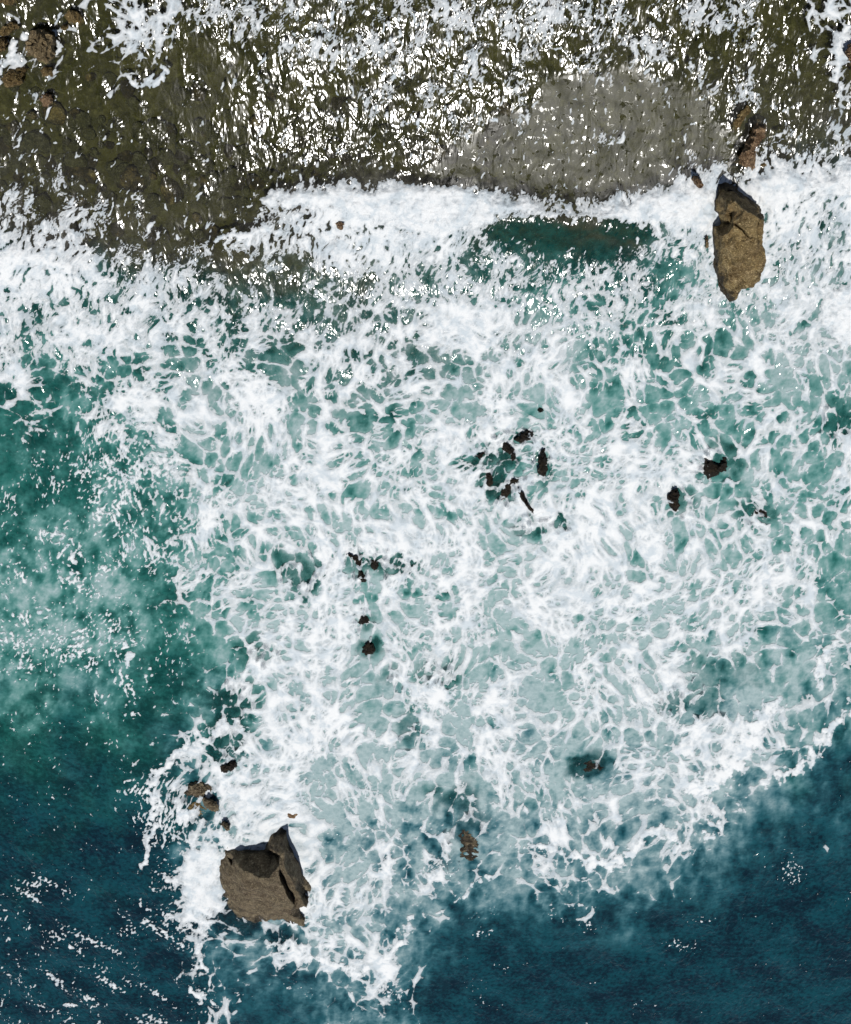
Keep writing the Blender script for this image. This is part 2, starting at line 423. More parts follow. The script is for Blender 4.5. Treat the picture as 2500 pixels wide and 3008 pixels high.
def rock_material(name, dark, mid, light, wet=0.25, wet_col=(.014, .012, .009), gloss=.55, scale=1.0):
    m, nt, out = mat(name); n = N(nt)
    geo = n('NewGeometry').outputs['Position']
    oi = n('ObjectInfo').outputs['Random']
    vec = n('VectorMath', {0: geo, 1: n('CombineXYZ', {0: n.math('MULTIPLY', oi, 31.0), 1: 0.0, 2: n.math('MULTIPLY', oi, 17.0)}).outputs[0]}, operation='ADD').outputs[0]
    a = n.noise(vec, 2.2 * scale, 5, .65, .3); b = n.noise(vec, 6.0 * scale, 6, .78); g = n.noise(vec, 26 * scale, 3, .7)
    c = n.mix(n.rng(a, .36, .64), col(*dark), col(*mid))
    st = n.noise(vec, .9 * scale, 3, .6, .8)
    c = n.mix(n.rng(st, .44, .62, .0, .45), c, col(dark[0] * .85, dark[1] * .70, dark[2] * .75))
    c = n.mix(n.rng(b, .50, .68), c, col(*light))
    c = n.mix(n.rng(b, .43, .31), c, col(dark[0] * .30, dark[1] * .30, dark[2] * .30))
    pits = n.rng(g, .42, .34); c = n.mix(n.math('MULTIPLY', pits, .7), c, col(.012, .010, .007))
    c = n.mix(n.rng(g, .57, .68), c, col(light[0] * 1.5, light[1] * 1.5, light[2] * 1.45))
    z = n('SeparateXYZ', {0: geo}).outputs[2]
    zz = n.math('ADD', z, n.math('MULTIPLY', n.math('SUBTRACT', a, .5), .9))
    w = n.rng(zz, wet, wet - .22)
    c = n.mix(n.math('MULTIPLY', w, .85), c, col(*wet_col))
    h = n.math('ADD', n.math('MULTIPLY', b, .75), n.math('MULTIPLY', g, .25))
    bump = n('Bump', {'Height': h, 'Distance': .22, 'Strength': 1.0}).outputs[0]
    p = n('BsdfPrincipled', {'Base Color': c, 'Roughness': n.rng(w, 0, 1, .85, gloss), 'Normal': bump, 'Specular IOR Level': .25})
    nt.links.new(p.outputs[0], out.inputs[0])
    return m

def bed_material():
    m, nt, out = mat('stony_seabed'); n = N(nt)
    geo = n('NewGeometry').outputs['Position']
    a = n.noise(geo, .6, 4, .6); b = n.noise(geo, 6.0, 5, .7); v = n('TexVoronoi', {'Vector': geo, 'Scale': 3.2, 'Randomness': 1.0})
    c = n.mix(n.rng(a, .35, .65), col(.026, .024, .008), col(.050, .043, .018))
    c = n.mix(n.rng(b, .5, .72), c, col(.13, .115, .055))
    c = n.mix(n.rng(b, .46, .3), c, col(.018, .018, .007))
    c = n.mix(.35, c, n.mix(v.outputs['Color'], col(.03, .03, .012), col(.13, .11, .05)))
    bump = n('Bump', {'Height': n.math('ADD', b, n.math('MULTIPLY', v.outputs['Distance'], -.6)), 'Distance': .12, 'Strength': 1.0}).outputs[0]
    d = n('BsdfDiffuse', {'Color': c, 'Normal': bump})
    nt.links.new(d.outputs[0], out.inputs[0])
    return m

M_WATER, M_FOAM, M_BED = water_material(), foam_material(), bed_material()
M_CRAG = rock_material('weathered_tan_boulder', (.135, .094, .038), (.285, .205, .088), (.50, .385, .205), wet=.42, scale=1.1)
M_TAN = rock_material('tan_boulder', (.13, .095, .048), (.25, .185, .10), (.40, .31, .18), wet=-.05)
M_BROWN = rock_material('brown_boulder', (.075, .058, .036), (.155, .122, .076), (.31, .255, .165), wet=.17)
M_RED = rock_material('reddish_boulder', (.12, .070, .035), (.28, .18, .10), (.42, .30, .19), wet=-.05)
M_WET = rock_material('wet_black_rock', (.008, .006, .004), (.018, .012, .007), (.045, .033, .018), wet=.15, gloss=.22)
M_OCHRE = rock_material('ochre_cobble', (.10, .068, .022), (.19, .13, .05), (.32, .24, .12), wet=-.1)
M_STONE = rock_material('submerged_cobble', (.040, .036, .014), (.085, .074, .034), (.16, .14, .08), wet=-9, scale=1.4)

# ------------------------------------------------------------------ mesh helpers
def tag(o, label=None, cat=None, group=None, kind=None):
    for k, v in (('label', label), ('category', cat), ('group', group), ('kind', kind)):
        if v: o[k] = v
    return o
def link(name, me, material, parent=None):
    o = bpy.data.objects.new(name, me); C.objects.link(o)
    if material and not me.materials: me.materials.append(material)
    if parent: o.parent = parent
    return o
def np_mesh(name, V, Q, attrs=None, smooth=True):
    me = bpy.data.meshes.new(name)
    nv, nf, k = len(V), len(Q), Q.shape[1]
    me.vertices.add(nv); me.vertices.foreach_set('co', np.ascontiguousarray(V, F32).ravel())
    me.loops.add(nf * k); me.loops.foreach_set('vertex_index', np.ascontiguousarray(Q, np.int32).ravel())
    me.polygons.add(nf)
    me.polygons.foreach_set('loop_start', np.arange(0, nf * k, k, dtype=np.int32))
    me.polygons.foreach_set('use_smooth', np.full(nf, smooth, bool))
    for an, av in (attrs or {}).items():
        at = me.attributes.new(an, 'FLOAT', 'POINT'); at.data.foreach_set('value', np.ascontiguousarray(av, F32).ravel())
    me.update(calc_edges=True)
    return me
def grid_quads(nr, nc):
    i = np.arange(nr * nc, dtype=np.int32).reshape(nr, nc)
    return np.stack([i[1:, :-1], i[1:, 1:], i[:-1, 1:], i[:-1, :-1]], -1).reshape(-1, 4)

# a fan of rows whose spacing opens with distance; columns keep the same number in each row
STEP = 3.0
PYS = np.arange(-210, 3270, STEP); PXS = np.arange(-360, 2861, STEP)
ys = np.array([row_y(p) for p in PYS])
ss = (PXS - 1250.0) / K
dep = np.maximum(-(ys - CAM_Y) * ST + CAM_H * CT, 21.0)
XX = (ss[None, :] * dep[:, None]).astype(F32); YY = np.repeat(ys[:, None], len(ss), 1).astype(F32)
PX, PY = plan(XX, YY); PX = PX.astype(F32); PY = PY.astype(F32)
ZW = wave_height(PX, PY).astype(F32)
FF, SOFT, BIL, COV = foam_field(PX, PY)

# ------------------------------------------------------------------ seabed
def bed_z(X, Y):
    deep = gridmap(DEEP, X, Y)
    z = -0.42 - 0.9 * deep - 2.0 * sstep(900, 1600, Y)
    z = z + 0.22 * sstep(420, 60, X) * sstep(520, 100, Y)
    a1, a2 = voronoi(X / 36.0 + .4 * fbm(X / 50, Y / 50, 71, 2), Y / 34.0, 73)
    cob = np.sqrt(np.clip(1 - (a1 / .62) ** 2, 0, 1))
    return z + 0.07 * cob + 0.09 * fbm(X / 120, Y / 110, 75, 4)
def build_seabed():
    g0, g1 = np.arange(-400, 2900, 7.0), np.arange(-215, 1600, 7.0)
    y = np.array([row_y(p) for p in g1]); y = np.concatenate([[70, 45, 30, 22], y, [-5, -12, -20, -45, -120, -600]])
    d = np.maximum(-(y - CAM_Y) * ST + CAM_H * CT, 21.0)
    s = (g0 - 1250.0) / K; s = np.concatenate([[-9, -3, -1.2], s, [1.2, 3, 9]])
    x = s[None, :] * d[:, None]; yy = np.repeat(y[:, None], len(s), 1)
    px, py = plan(x, yy)
    z = bed_z(px, py)
    z = np.where(yy > 18, z + (yy - 18) * .08, z)
    V = np.stack([x, yy, z], -1).reshape(-1, 3)
    o = link('seabed', np_mesh('seabed', V, grid_quads(len(y), len(s))), M_BED)
    return tag(o, 'olive brown stony seabed showing through the clear shallows', kind='structure')
seabed = build_seabed()

# ------------------------------------------------------------------ water
def build_water():
    k = 2
    x, y, z = XX[::k, ::k], YY[::k, ::k], ZW[::k, ::k]
    nr, nc = x.shape
    # outer rows and columns carry the sea on to the horizon
    def ext(a, left, right):
        return np.concatenate([left, a, right], 1)
    s = (PXS[::k] - 1250.0) / K
    s2 = np.concatenate([[-40, -9, -3, -1.3], s, [1.3, 3, 9, 40]])
    yv = ys[::k]; y2 = np.concatenate([[60, 40, 28, 20], yv, [-45, -60, -110, -300, -1500]])
    d2 = np.maximum(-(y2 - CAM_Y) * ST + CAM_H * CT, 21.0)
    x2 = s2[None, :] * d2[:, None]; yy2 = np.repeat(y2[:, None], len(s2), 1)
    z2 = np.zeros_like(x2); z2[4:4 + nr, 4:4 + nc] = z
    px, py = plan(x2, yy2); px = px.astype(F32); py = py.astype(F32)
    wob = fbm(px / 160, py / 160, 81, 3); wo2 = fbm(px / 160, py / 160, 82, 3)
    deep = gridmap(DEEP, px + 60 * wob, py + 60 * wo2)
    milk = gridmap(MILK, px + 70 * wob, py + 70 * wo2)
    mdet = fbm(px / 90, py / 100, 83, 4, .6)
    milk = np.clip(milk * (1.10 + .45 * mdet + .50 * fbm(px / 42, py / 48, 85, 3, .6)), 0, 1)
    wst = sstep(800, 350, px); milk = milk * (1 - .30 * wst * sstep(.35, -.45, mdet)) * (1 - .12 * wst)
    # milk hugs the foam
    f2 = np.zeros_like(x2); f2[4:4 + nr, 4:4 + nc] = sstep(-.35, .15, FF[::k, ::k])
    milk = np.clip(milk * (.72 + .40 * f2), 0, 1)
    dk = dark_patch(px, py, wob * 2); milk = milk * (1 - .9 * dk); deep = deep * (1 - .6 * dk)
    back = polysd(sc([(1000, 470), (1040, 450), (1100, 446), (1200, 449), (1270, 456), (1340, 472), (1310, 492), (1230, 484), (1150, 498), (1080, 488), (1030, 495)]), px, py)
    bk = sstep(-28, 25, back + 26 * wob + 20 * mdet); milk = milk * (1 - bk); deep = deep * (1 - bk) + bk * .48
    blue = sstep(1780, 2520, py + 200 * wob + .12 * (px - 1250))
    # ripples: rough in the shallows, smooth on the sheet of backwash
    sheet = polysd(sc([(1120, 190), (1200, 160), (1330, 165), (1450, 200), (1490, 260), (1480, 370), (1400, 370), (1290, 400), (1190, 430), (1050, 395), (940, 378), (890, 350), (950, 300), (1040, 250)]), px, py)
    sh = sstep(-40, 34, sheet + 34 * wob + 26 * mdet)
    westlow = sstep(700, 300, px) * sstep(300, 480, py) * sstep(900, 700, py)
    rip = .82 - .22 * sstep(620, 950, px) * sstep(2150, 1850, px) * sstep(420, 280, py) - .45 * sh - .12 * westlow 
    calm = sstep(960, 600, px + 80 * wob) * sstep(40, 200, py + 40 * wo2) * sstep(800, 600, py)
    col_ = sstep(.10, .5, fbm((px + 40 * wob) / 48, py / 150, 88, 3))
    rip = rip * (1 - calm * (.86 - .40 * col_))
    rip = np.clip(rip, .10, 1)
    top = 1 - sstep(560, 760, py)
    rip = rip * (.75 + .25 * top) * (1 - .35 * sstep(1000, 1300, py)) * (1 + 1.3 * sstep(2150, 2500, py))
    milk = np.maximum(milk * (1 - .8 * sh), .08 * sh * (1 + 1.0 * mdet))
    V = np.stack([x2, yy2, z2], -1).reshape(-1, 3)
    me = np_mesh('water', V, grid_quads(len(y2), len(s2)), dict(deep=deep, milk=milk, blue=blue, ripple=rip, ruffle=.13 + .36 * sh))
    return tag(link('water', me, M_WATER), 'green to blue sea water washing over the rocks', kind='structure')
water = build_water()

# ------------------------------------------------------------------ foam
def build_foam():
    nr, nc = XX.shape
    on = FF > -(SOFT * .40 + SOFT * .9)
    q = grid_quads(nr, nc)
    of = on.ravel()
    keep = of[q].any(1); q = q[keep]
    used = np.zeros(nr * nc, bool); used[q.ravel()] = True
    idx = np.cumsum(used) - 1
    z = ZW + .025 + BIL + .34 * np.clip(perlin(PX / 15, PY / 15, 91) - .08, 0, 1) * sstep(.05, .3, dark_patch(PX, PY, np.zeros_like(PX)))
    V = np.stack([XX, YY, z], -1).reshape(-1, 3)[used]
    me = np_mesh('foam', V, idx[q], dict(foam=FF.ravel()[used], soft=SOFT.ravel()[used]))
    print('foam quads', len(q), 'verts', len(V))
    return tag(link('foam', me, M_FOAM), 'white lacy foam, breaking surf and flecks painted as sun glints, spread over the water', 'foam', kind='stuff')
foam = build_foam()

# ------------------------------------------------------------------ rocks
def subdivide(V, T):
    V = [tuple(v) for v in V]; cache = {}; out = []
    def midp(a, b):
        k = (a, b) if a < b else (b, a)
        if k not in cache:
            cache[k] = len(V); p, q = V[a], V[b]
            V.append(((p[0] + q[0]) / 2, (p[1] + q[1]) / 2, (p[2] + q[2]) / 2))
        return cache[k]
    for a, b, c in T:
        ab, bc, ca = midp(a, b), midp(b, c), midp(c, a)
        out += [(a, ab, ca), (ab, b, bc), (ca, bc, c), (ab, bc, ca)]
    return V, out
def rock(name, pts, outline, label, material, edges=(), group=None, edge_len=.09, rough=1.0, seed=0, parent=None, skirt=.9, cracks=0.0):
    """pts: plan points with height; outline: how many of the first points run round the rim. The relief is
    triangulated, closed downwards by a skirt into the sea, refined and broken up with noise."""
    P2 = [Vector((p[0], p[1])) for p in pts]
    E = [(i, (i + 1) % outline) for i in range(outline)] + list(edges)
    r = delaunay_2d_cdt(P2, E, [], 1, 1e-4)
    v2, tri, ov = r[0], r[2], r[3]
    zs = [pts[o[0]][2] if o else 0.0 for o in ov]
    V = [tuple(ground(p.x, p.y, z)) for p, z in zip(v2, zs)]
    T = []
    for t in tri:
        a, b, c = (Vector(V[i]) for i in t)
        cx = sum(v2[i].x for i in t) / 3; cy = sum(v2[i].y for i in t) / 3
        if polysd([(p[0], p[1]) for p in pts[:outline]], np.array([cx]), np.array([cy]))[0] < 0: continue
        p = [v2[i] for i in t]
        area = (p[1].x - p[0].x) * (p[2].y - p[0].y) - (p[2].x - p[0].x) * (p[1].y - p[0].y)
        T.append(tuple(t) if area < 0 else (t[0], t[2], t[1]))
    # rim edges get a skirt
    cnt = {}
    for t in T:
        for i in range(3):
            a, b = t[i], t[(i + 1) % 3]; cnt[(a, b)] = cnt.get((a, b), 0) + 1
    rim = [e for e in cnt if (e[1], e[0]) not in cnt]
    ctr = Vector((sum(v[0] for v in V) / len(V), sum(v[1] for v in V) / len(V), 0))
    low = {}
    for a, b in rim:
        for i in (a, b):
            if i not in low:
                p = Vector(V[i]); o = (p - ctr); o.z = 0
                q = p + o * .38; low[i] = len(V); V.append((q.x, q.y, -skirt))
        T += [(b, a, low[a]), (b, low[a], low[b])]
    mx = max((Vector(V[a]) - Vector(V[b])).length for t in T for a, b in ((t[0], t[1]), (t[1], t[2]), (t[2], t[0])))
    for k in range(5):
        if mx < edge_len or len(T) > 14000: break
        V, T = subdivide(V, T); mx /= 2
    off = Vector((seed * 7.3, seed * 3.1, seed * 1.7))
    out = []
    for v in V:
        p = Vector(v); q = p + off
        d = mnoise.noise_vector(q * 1.3) * .10 + mnoise.noise_vector(q * 3.1) * .065 + mnoise.noise_vector(q * 8.0) * .035 + mnoise.noise_vector(q * 19.0) * .016
        p += d * rough
        if cracks:
            dd = mnoise.voronoi(Vector((q.x, q.y, q.z * .6)) * 1.5 + d * 3)[0]
            p.z -= cracks * max(0.0, 1 - (dd[1] - dd[0]) / .10)
            p.z += .05 * mnoise.hetero_terrain(q * 1.6, 1.0, 2.1, 5, .3) - .04
        out.append(p)
    o0 = Vector((ctr.x, ctr.y, 0))
    me = bpy.data.meshes.new(name)
    me.from_pydata([tuple(p - o0) for p in out], [], T); me.update()
    me.polygons.foreach_set('use_smooth', np.zeros(len(T), bool))
    ob = link(name, me, material, parent); ob.location = o0
    if label: tag(ob, label, 'rock', group)
    return ob
def zoom(x0, y0, k, pts): return [(x0 + p[0] * k, y0 + p[1] * k, p[2]) for p in pts]

# the dark-cliffed boulder standing off the shore
kA = 400 / 1745.0
rimA = [(480, 478, .05), (560, 492, .0), (640, 486, .0), (760, 490, .0), (880, 492, .0), (955, 490, .05), (975, 440, .12), (1030, 385, .2), (1085, 355, .2), (1145, 318, .2), (1186, 258, .1),
        (1215, 310, .15), (1226, 420, .15), (1250, 500, .1), (1320, 560, .05), (1390, 690, .05), (1440, 840, .1), (1455, 960, .3), (1520, 975, .15), (1530, 1040, .1), (1505, 1190, .1), (1478, 1250, .1), (1470, 1415, .1), (1455, 1485, .05),
        (1340, 1480, .0), (1240, 1440, .0), (1180, 1400, .05), (1050, 1430, -.15), (920, 1530, -.42), (800, 1590, -.45), (620, 1540, -.45), (450, 1420, -.42), (385, 1230, -.28), (420, 1050, .1), (400, 930, .3), (398, 840, .42), (440, 765, .5), (505, 720, .55), (520, 650, .2), (470, 610, .12), (440, 540, .08)]
inA = [(560, 600, 0.44), (540, 690, 0.68), (612, 695, 0.94), (660, 770, 1.10), (760, 825, 1.38), (870, 862, 1.59), (1000, 888, 1.71), (1075, 880, 1.71), (1125, 845, 1.65),      # brim of the cliff 41..49
       (1145, 720, 1.54), (1150, 580, 1.26), (1070, 520, 0.88), (985, 495, 0.39),                                                                                               # 50..53 the notch's right wall
       (620, 515, 0.06), (800, 512, 0.06), (930, 512, 0.06), (1040, 560, 0.22), (1100, 590, 0.33),                                                                                 # 54..58 foot of the cliff
       (1150, 450, 0.83), (1185, 380, 0.50), (1190, 560, 1.32), (1200, 700, 1.49), (1260, 830, 1.43), (1330, 990, 1.32), (1400, 1130, 1.10), (1480, 1222, 0.83),                     # 59..66 slab ridge
       (1165, 830, 0.83), (1215, 930, 0.72), (1270, 1060, 0.66), (1330, 1190, 0.50), (1345, 1240, 0.39),                                                                           # 67..71 floor of the crack
       (1145, 885, 1.59), (1190, 1000, 1.49), (1250, 1130, 1.32), (1320, 1225, 1.16), (1278, 1340, 0.83), (1390, 1400, 0.50), (1460, 1425, 0.39),                                 # 72..78 right edge of the main block
       (1420, 1300, 0.06), (1450, 1240, 0.11), (1440, 1100, 0.17),                                                                                                               # 79..81
       (1340, 760, 0.83), (1400, 920, 0.83), (1290, 640, 0.66),                                                                                                                  # 82..84 outer flank of slab
       (500, 850, 0.77), (480, 1000, 0.46), (600, 900, 1.04), (700, 1000, 1.16), (850, 1000, 1.38), (1000, 1050, 1.41), (1100, 1200, 1.16), (900, 1200, 0.83), (700, 1150, 0.72), (560, 1130, 0.39), (650, 1300, 0.22), (850, 1330, 0.28), (1000, 1320, 0.55), (1150, 1330, 0.68), (1280, 1400, 0.44)]
eA = [(i, i + 1) for i in range(41, 50)] + [(50, 51), (51, 52), (52, 53)] + [(i, i + 1) for i in range(61, 66)] + [(67, 68), (68, 69), (69, 70), (70, 71), (72, 73), (73, 74), (74, 75), (75, 76), (76, 77), (77, 78)]
rock('boulder', zoom(560, 2380, kA, rimA + inA), len(rimA), 'large brown boulder with a black shaded cliff and split slab, in the lower left surf', M_BROWN, eA, edge_len=.075, seed=1, cracks=.05, rough=.7)

# the long tan boulder on the right
kB = 0.2
rimB = [(565, 345, .2), (640, 345, .25), (725, 360, .3), (850, 420, .3), (980, 505, .3), (1110, 585, .3), (1190, 655, .3), (1200, 760, .4), (1212, 830, 1.2), (1224, 920, 1.25), (1222, 1100, 1.15), (1236, 1300, 1.0), (1228, 1480, .85), (1185, 1610, .65), (1140, 1725, .55), (1050, 1790, .5), (960, 1835, .45),
        (872, 1855, .4), (850, 1925, .35), (822, 1995, .25), (740, 2005, .2), (680, 1960, .15), (600, 1860, .08), (550, 1720, .04), (500, 1560, 0), (450, 1430, 0), (455, 1300, 0), (440, 1100, .0), (430, 980, .0), (475, 922, .05), (560, 900, .1), (592, 830, .25), (570, 750, .2), (500, 705, .15), (525, 580, .15), (550, 420, .2)]
inB = [(655, 640, 1.19), (690, 560, 1.31), (742, 518, 1.38), (812, 585, 1.62), (960, 700, 1.77), (1085, 765, 1.69), (1190, 818, 1.44),     # 36..42 brim
       (590, 430, .36), (640, 395, .36), (745, 400, .36), (880, 478, .36), (1030, 572, .36), (1150, 668, .36),                           # 43..48 foot
       (620, 760, 0.88), (700, 840, 1.00), (770, 870, 1.31), (780, 700, 1.25), (740, 760, 0.90), (720, 880, 0.44), (620, 870, 0.25), (600, 950, 0.44),  # 49..56
       (790, 862, 1.50), (870, 935, 1.50), (960, 1002, 1.50), (1040, 1050, 1.44), (1120, 1092, 1.31),                                      # 57..61 crack upper lip
       (785, 882, 1.06), (862, 950, 1.00), (952, 1018, 1.00), (1033, 1064, 1.06),                                                            # 62..65 crack floor
       (775, 905, 1.38), (850, 968, 1.40), (942, 1036, 1.40), (1026, 1080, 1.38),                                                       # 66..69 lower lip
       (900, 850, 1.69), (1080, 920, 1.52), (1150, 1000, 1.38), (540, 1010, 0.62), (560, 1150, 0.81), (620, 1050, 1.06), (660, 1200, 1.25), (800, 1150, 1.44), (950, 1200, 1.38), (1120, 1250, 1.25), (590, 1320, 0.75), (610, 1460, 0.69),
       (540, 1440, 0.19), (580, 1580, 0.38), (610, 1660, 0.28), (640, 1780, 0.44), (700, 1500, 0.94), (850, 1400, 1.25), (1000, 1450, 1.23), (1130, 1500, 1.02), (720, 1650, 0.75), (880, 1620, 1.00), (1020, 1650, 0.90), (740, 1820, 0.62), (860, 1750, 0.75), (760, 1930, 0.50), (960, 1740, 0.78)]
eB = [(i, i + 1) for i in range(36, 42)] + [(57, 58), (58, 59), (59, 60), (60, 61), (62, 63), (63, 64), (64, 65), (66, 67), (67, 68), (68, 69)]
rock('boulder', zoom(2000, 480, kB, rimB + inB), len(rimB), 'tall tan boulder with a diagonal crack, beside the right end of the breaker', M_CRAG, eB, edge_len=.07, seed=2, cracks=.09, rough=.8)

def small(name, out_px, h, label, material, peak=(.5, .4), flat=.5, seed=0, group=None, z0=-.06, rough=.95, x0=0, y0=0, k=1.0, edge_len=.13, skirt=.8):
    """a lower rock from its water line; peak = where its crown sits inside the outline's box"""
    P = [(x0 + p[0] * k, y0 + p[1] * k) for p in out_px]
    if material == M_WET and z0 <= -.06: h *= .68
    rnd = random.Random(seed * 91 + 7)
    for gen in range(1 if len(P) > 14 else 2):
        Q = []
        for i, a in enumerate(P):
            b = P[(i + 1) % len(P)]; L = math.hypot(b[0] - a[0], b[1] - a[1]); o = rnd.uniform(-.2, .2)
            Q += [a, ((a[0] + b[0]) / 2 + (b[1] - a[1]) * o, (a[1] + b[1]) / 2 - (b[0] - a[0]) * o)]
        P = Q
    xs = [p[0] for p in P]; yv = [p[1] for p in P]
    cx = min(xs) + (max(xs) - min(xs)) * peak[0]; cy = min(yv) + (max(yv) - min(yv)) * peak[1]
    pts = [(p[0], p[1], z0 + rnd.uniform(-.03, .03)) for p in P]
    n = len(pts)
    for t, zf in ((.80, .55), (.50, .88), (.22, 1.0)):
        for i in range(n):
            if t < .3 and i % 2: continue
            a = P[i]; tt = t * rnd.uniform(.88, 1.08)
            pts.append((cx + (a[0] - cx) * tt, cy + (a[1] - cy) * tt, z0 + h * (zf * (1 - flat) + flat * (1 if t < .7 else .75)) * rnd.uniform(.78, 1.15)))
    pts.append((cx, cy, z0 + h))
    return rock(name, pts, n, label, material, group=group, rough=rough, seed=seed, edge_len=edge_len, skirt=skirt)

# reddish ridge north of the tan boulder (its own enlarged sheet: origin 2050,280, 300/1745 per unit)
k3 = 300 / 1745.0
small('ridge_rock', [(930, 500), (1000, 470), (1060, 465), (1140, 500), (1180, 600), (1170, 720), (1090, 790), (1030, 850), (1000, 930), (1030, 1060), (990, 1200), (1000, 1320), (930, 1340), (880, 1240), (740, 1210), (640, 1130), (700, 1000), (780, 900), (830, 780), (880, 640)], .5,
      'ragged reddish rock ridge rising north of the tall tan boulder', M_RED, (.6, .45), .45, 11, x0=2050, y0=280, k=k3, rough=1.0, edge_len=.07)
small('rock', [(640, 330), (740, 250), (800, 190), (860, 220), (890, 300), (850, 370), (790, 440), (740, 560), (640, 620), (570, 580), (590, 450)], .22,
      'low ochre rock awash just left of the reddish ridge', M_OCHRE, (.6, .35), .5, 12, x0=2050, y0=280, k=k3, z0=-.08)
k4 = 250 / 1745.0
small('rock', [(900, 300), (950, 250), (1020, 260), (1090, 320), (1160, 390), (1200, 440), (1150, 480), (1080, 480), (1010, 430), (950, 370)], .42,
      'small pinkish rock poking out of the breaker beside the tall boulder', M_RED, (.45, .4), .5, 13, x0=1900, y0=480, k=k4, z0=.15)
small('rock', [(350, 1090), (390, 1030), (410, 1080), (415, 1180), (425, 1240), (385, 1275), (355, 1250), (360, 1170)], .3,
      'thin sliver of rock in foam left of the tall tan boulder', M_TAN, (.5, .4), .5, 14, x0=2000, y0=480, k=.2, z0=.0, rough=.5)
small('rock', [(1105, 1180), (1160, 1130), (1230, 1140), (1240, 1200), (1180, 1250), (1110, 1230)], .15, 'low mossy rock beside the foot of the reddish ridge', M_OCHRE, (.5, .5), .5, 15, x0=2050, y0=280, k=k3, z0=-.06)

# rocks of the upper left shallows (sheet origin 0,0, 300/1575 per unit)
k5 = 300 / 1575.0
TL = 'rocks in the upper left shallows'
small('rock', [(355, 790), (380, 650), (440, 560), (500, 450), (600, 430), (700, 450), (760, 500), (870, 560), (890, 640), (850, 720), (860, 840), (800, 920), (740, 960), (725, 1000), (650, 990), (560, 960), (480, 920), (390, 890)], .75,
      'largest cracked brown rock of the upper left shallows', M_TAN, (.42, .45), .6, 21, TL, x0=0, y0=0, k=k5, rough=.8)
small('rock', [(-90, 640), (0, 610), (70, 600), (130, 640), (140, 720), (110, 790), (40, 830), (-60, 820)], .45, 'ochre rock cut by the left edge beside the cracked brown rock', M_OCHRE, (.5, .4), .6, 22, TL, k=k5)
small('rock', [(30, 1230), (80, 1120), (170, 1050), (260, 1010), (350, 1020), (380, 1100), (340, 1200), (330, 1300), (240, 1330), (130, 1370), (60, 1340)], .38, 'speckled ochre rock just below the cracked brown rock', M_OCHRE, (.5, .35), .55, 23, TL, k=k5)
small('rock', [(610, 1520), (640, 1460), (700, 1450), (770, 1490), (800, 1570), (790, 1640), (720, 1660), (640, 1620)], .35, 'rusty round rock, lowest of those standing out at upper left', M_RED, (.5, .4), .55, 24, TL, k=k5)
small('rock', [(990, 220), (1080, 190), (1200, 200), (1280, 250), (1290, 330), (1220, 390), (1130, 380), (1030, 330)], .3, 'brown rock among foam above and right of the cracked rock', M_OCHRE, (.5, .4), .55, 25, TL, k=k5)
small('rock', [(-60, -80), (100, -90), (230, -60), (260, 10), (200, 60), (120, 90), (40, 60), (-40, 50)], .4, 'ochre rock in the top left corner', M_OCHRE, (.5, .4), .55, 26, TL, k=k5)
small('rock', [(650, 1110), (690, 1060), (780, 1050), (830, 1090), (830, 1150), (760, 1190), (680, 1170)], .22, 'small low rock right under the cracked brown rock', M_OCHRE, (.5, .4), .5, 27, TL, k=k5)
small('rock', [(920, 370), (980, 345), (1060, 370), (1060, 420), (990, 430)], .2, 'tiny brown rock in foam right of the cracked rock', M_OCHRE, (.5, .4), .5, 28, TL, k=k5)
small('rock', [(-30, 480), (60, 420), (180, 350), (280, 360), (320, 420), (250, 480), (150, 570), (40, 590), (-30, 560)], .25, 'flat tan rock awash above the left edge rock', M_OCHRE, (.5, .5), .7, 29, TL, k=k5, z0=-.1)
small('rock', [(400, 1730), (440, 1690), (540, 1700), (600, 1750), (600, 1800), (540, 1830), (460, 1810), (410, 1780)], .34, 'pale yellow stone under clear water at upper left', M_TAN, (.5, .4), .55, 30, TL, k=k5, z0=-.42, rough=.4)
k6 = 150 / 788.0
small('rock', [(690, 700), (740, 640), (800, 600), (900, 620), (920, 800), (900, 1000), (790, 1040), (740, 980), (690, 880), (660, 800)], .5, 'orange brown rock cut by the right edge near the top', M_RED, (.6, .4), .5, 31, x0=2350, y0=0, k=k6)

# black wet rocks in the middle of the surf (sheet origin 1380,1180, 300/1658 per unit)
k7 = 300 / 1658.0
MID = 'black rocks awash in the middle of the surf'
small('rock', [(700, 605), (780, 550), (850, 490), (940, 485), (1010, 490), (1045, 560), (1000, 640), (900, 690), (810, 670), (780, 630)], .42, 'black rock with gold flecks, topmost of the middle cluster', M_WET, (.55, .4), .5, 41, MID, x0=1380, y0=1180, k=k7)
small('rock', [(510, 740), (560, 660), (640, 670), (700, 690), (760, 760), (780, 850), (795, 930), (750, 985), (700, 960), (690, 870), (600, 850), (530, 840)], .35, 'jagged black rock left of centre in the middle cluster', M_WET, (.6, .5), .4, 42, MID, x0=1380, y0=1180, k=k7, rough=1.0)
small('rock', [(1150, 830), (1190, 740), (1230, 760), (1240, 860), (1275, 930), (1270, 1010), (1240, 1080), (1225, 1180), (1170, 1240), (1100, 1200), (1090, 1120), (1130, 1020), (1125, 920)], .5, 'upright oblong black rock, rightmost of the middle cluster', M_WET, (.5, .45), .5, 43, MID, x0=1380, y0=1180, k=k7)
small('rock', [(265, 1140), (320, 1120), (370, 1180), (400, 1290), (400, 1360), (340, 1375), (295, 1330), (290, 1230)], .35, 'small brown rock, lower left of the middle cluster', M_WET, (.6, .5), .5, 44, MID, x0=1380, y0=1180, k=k7)
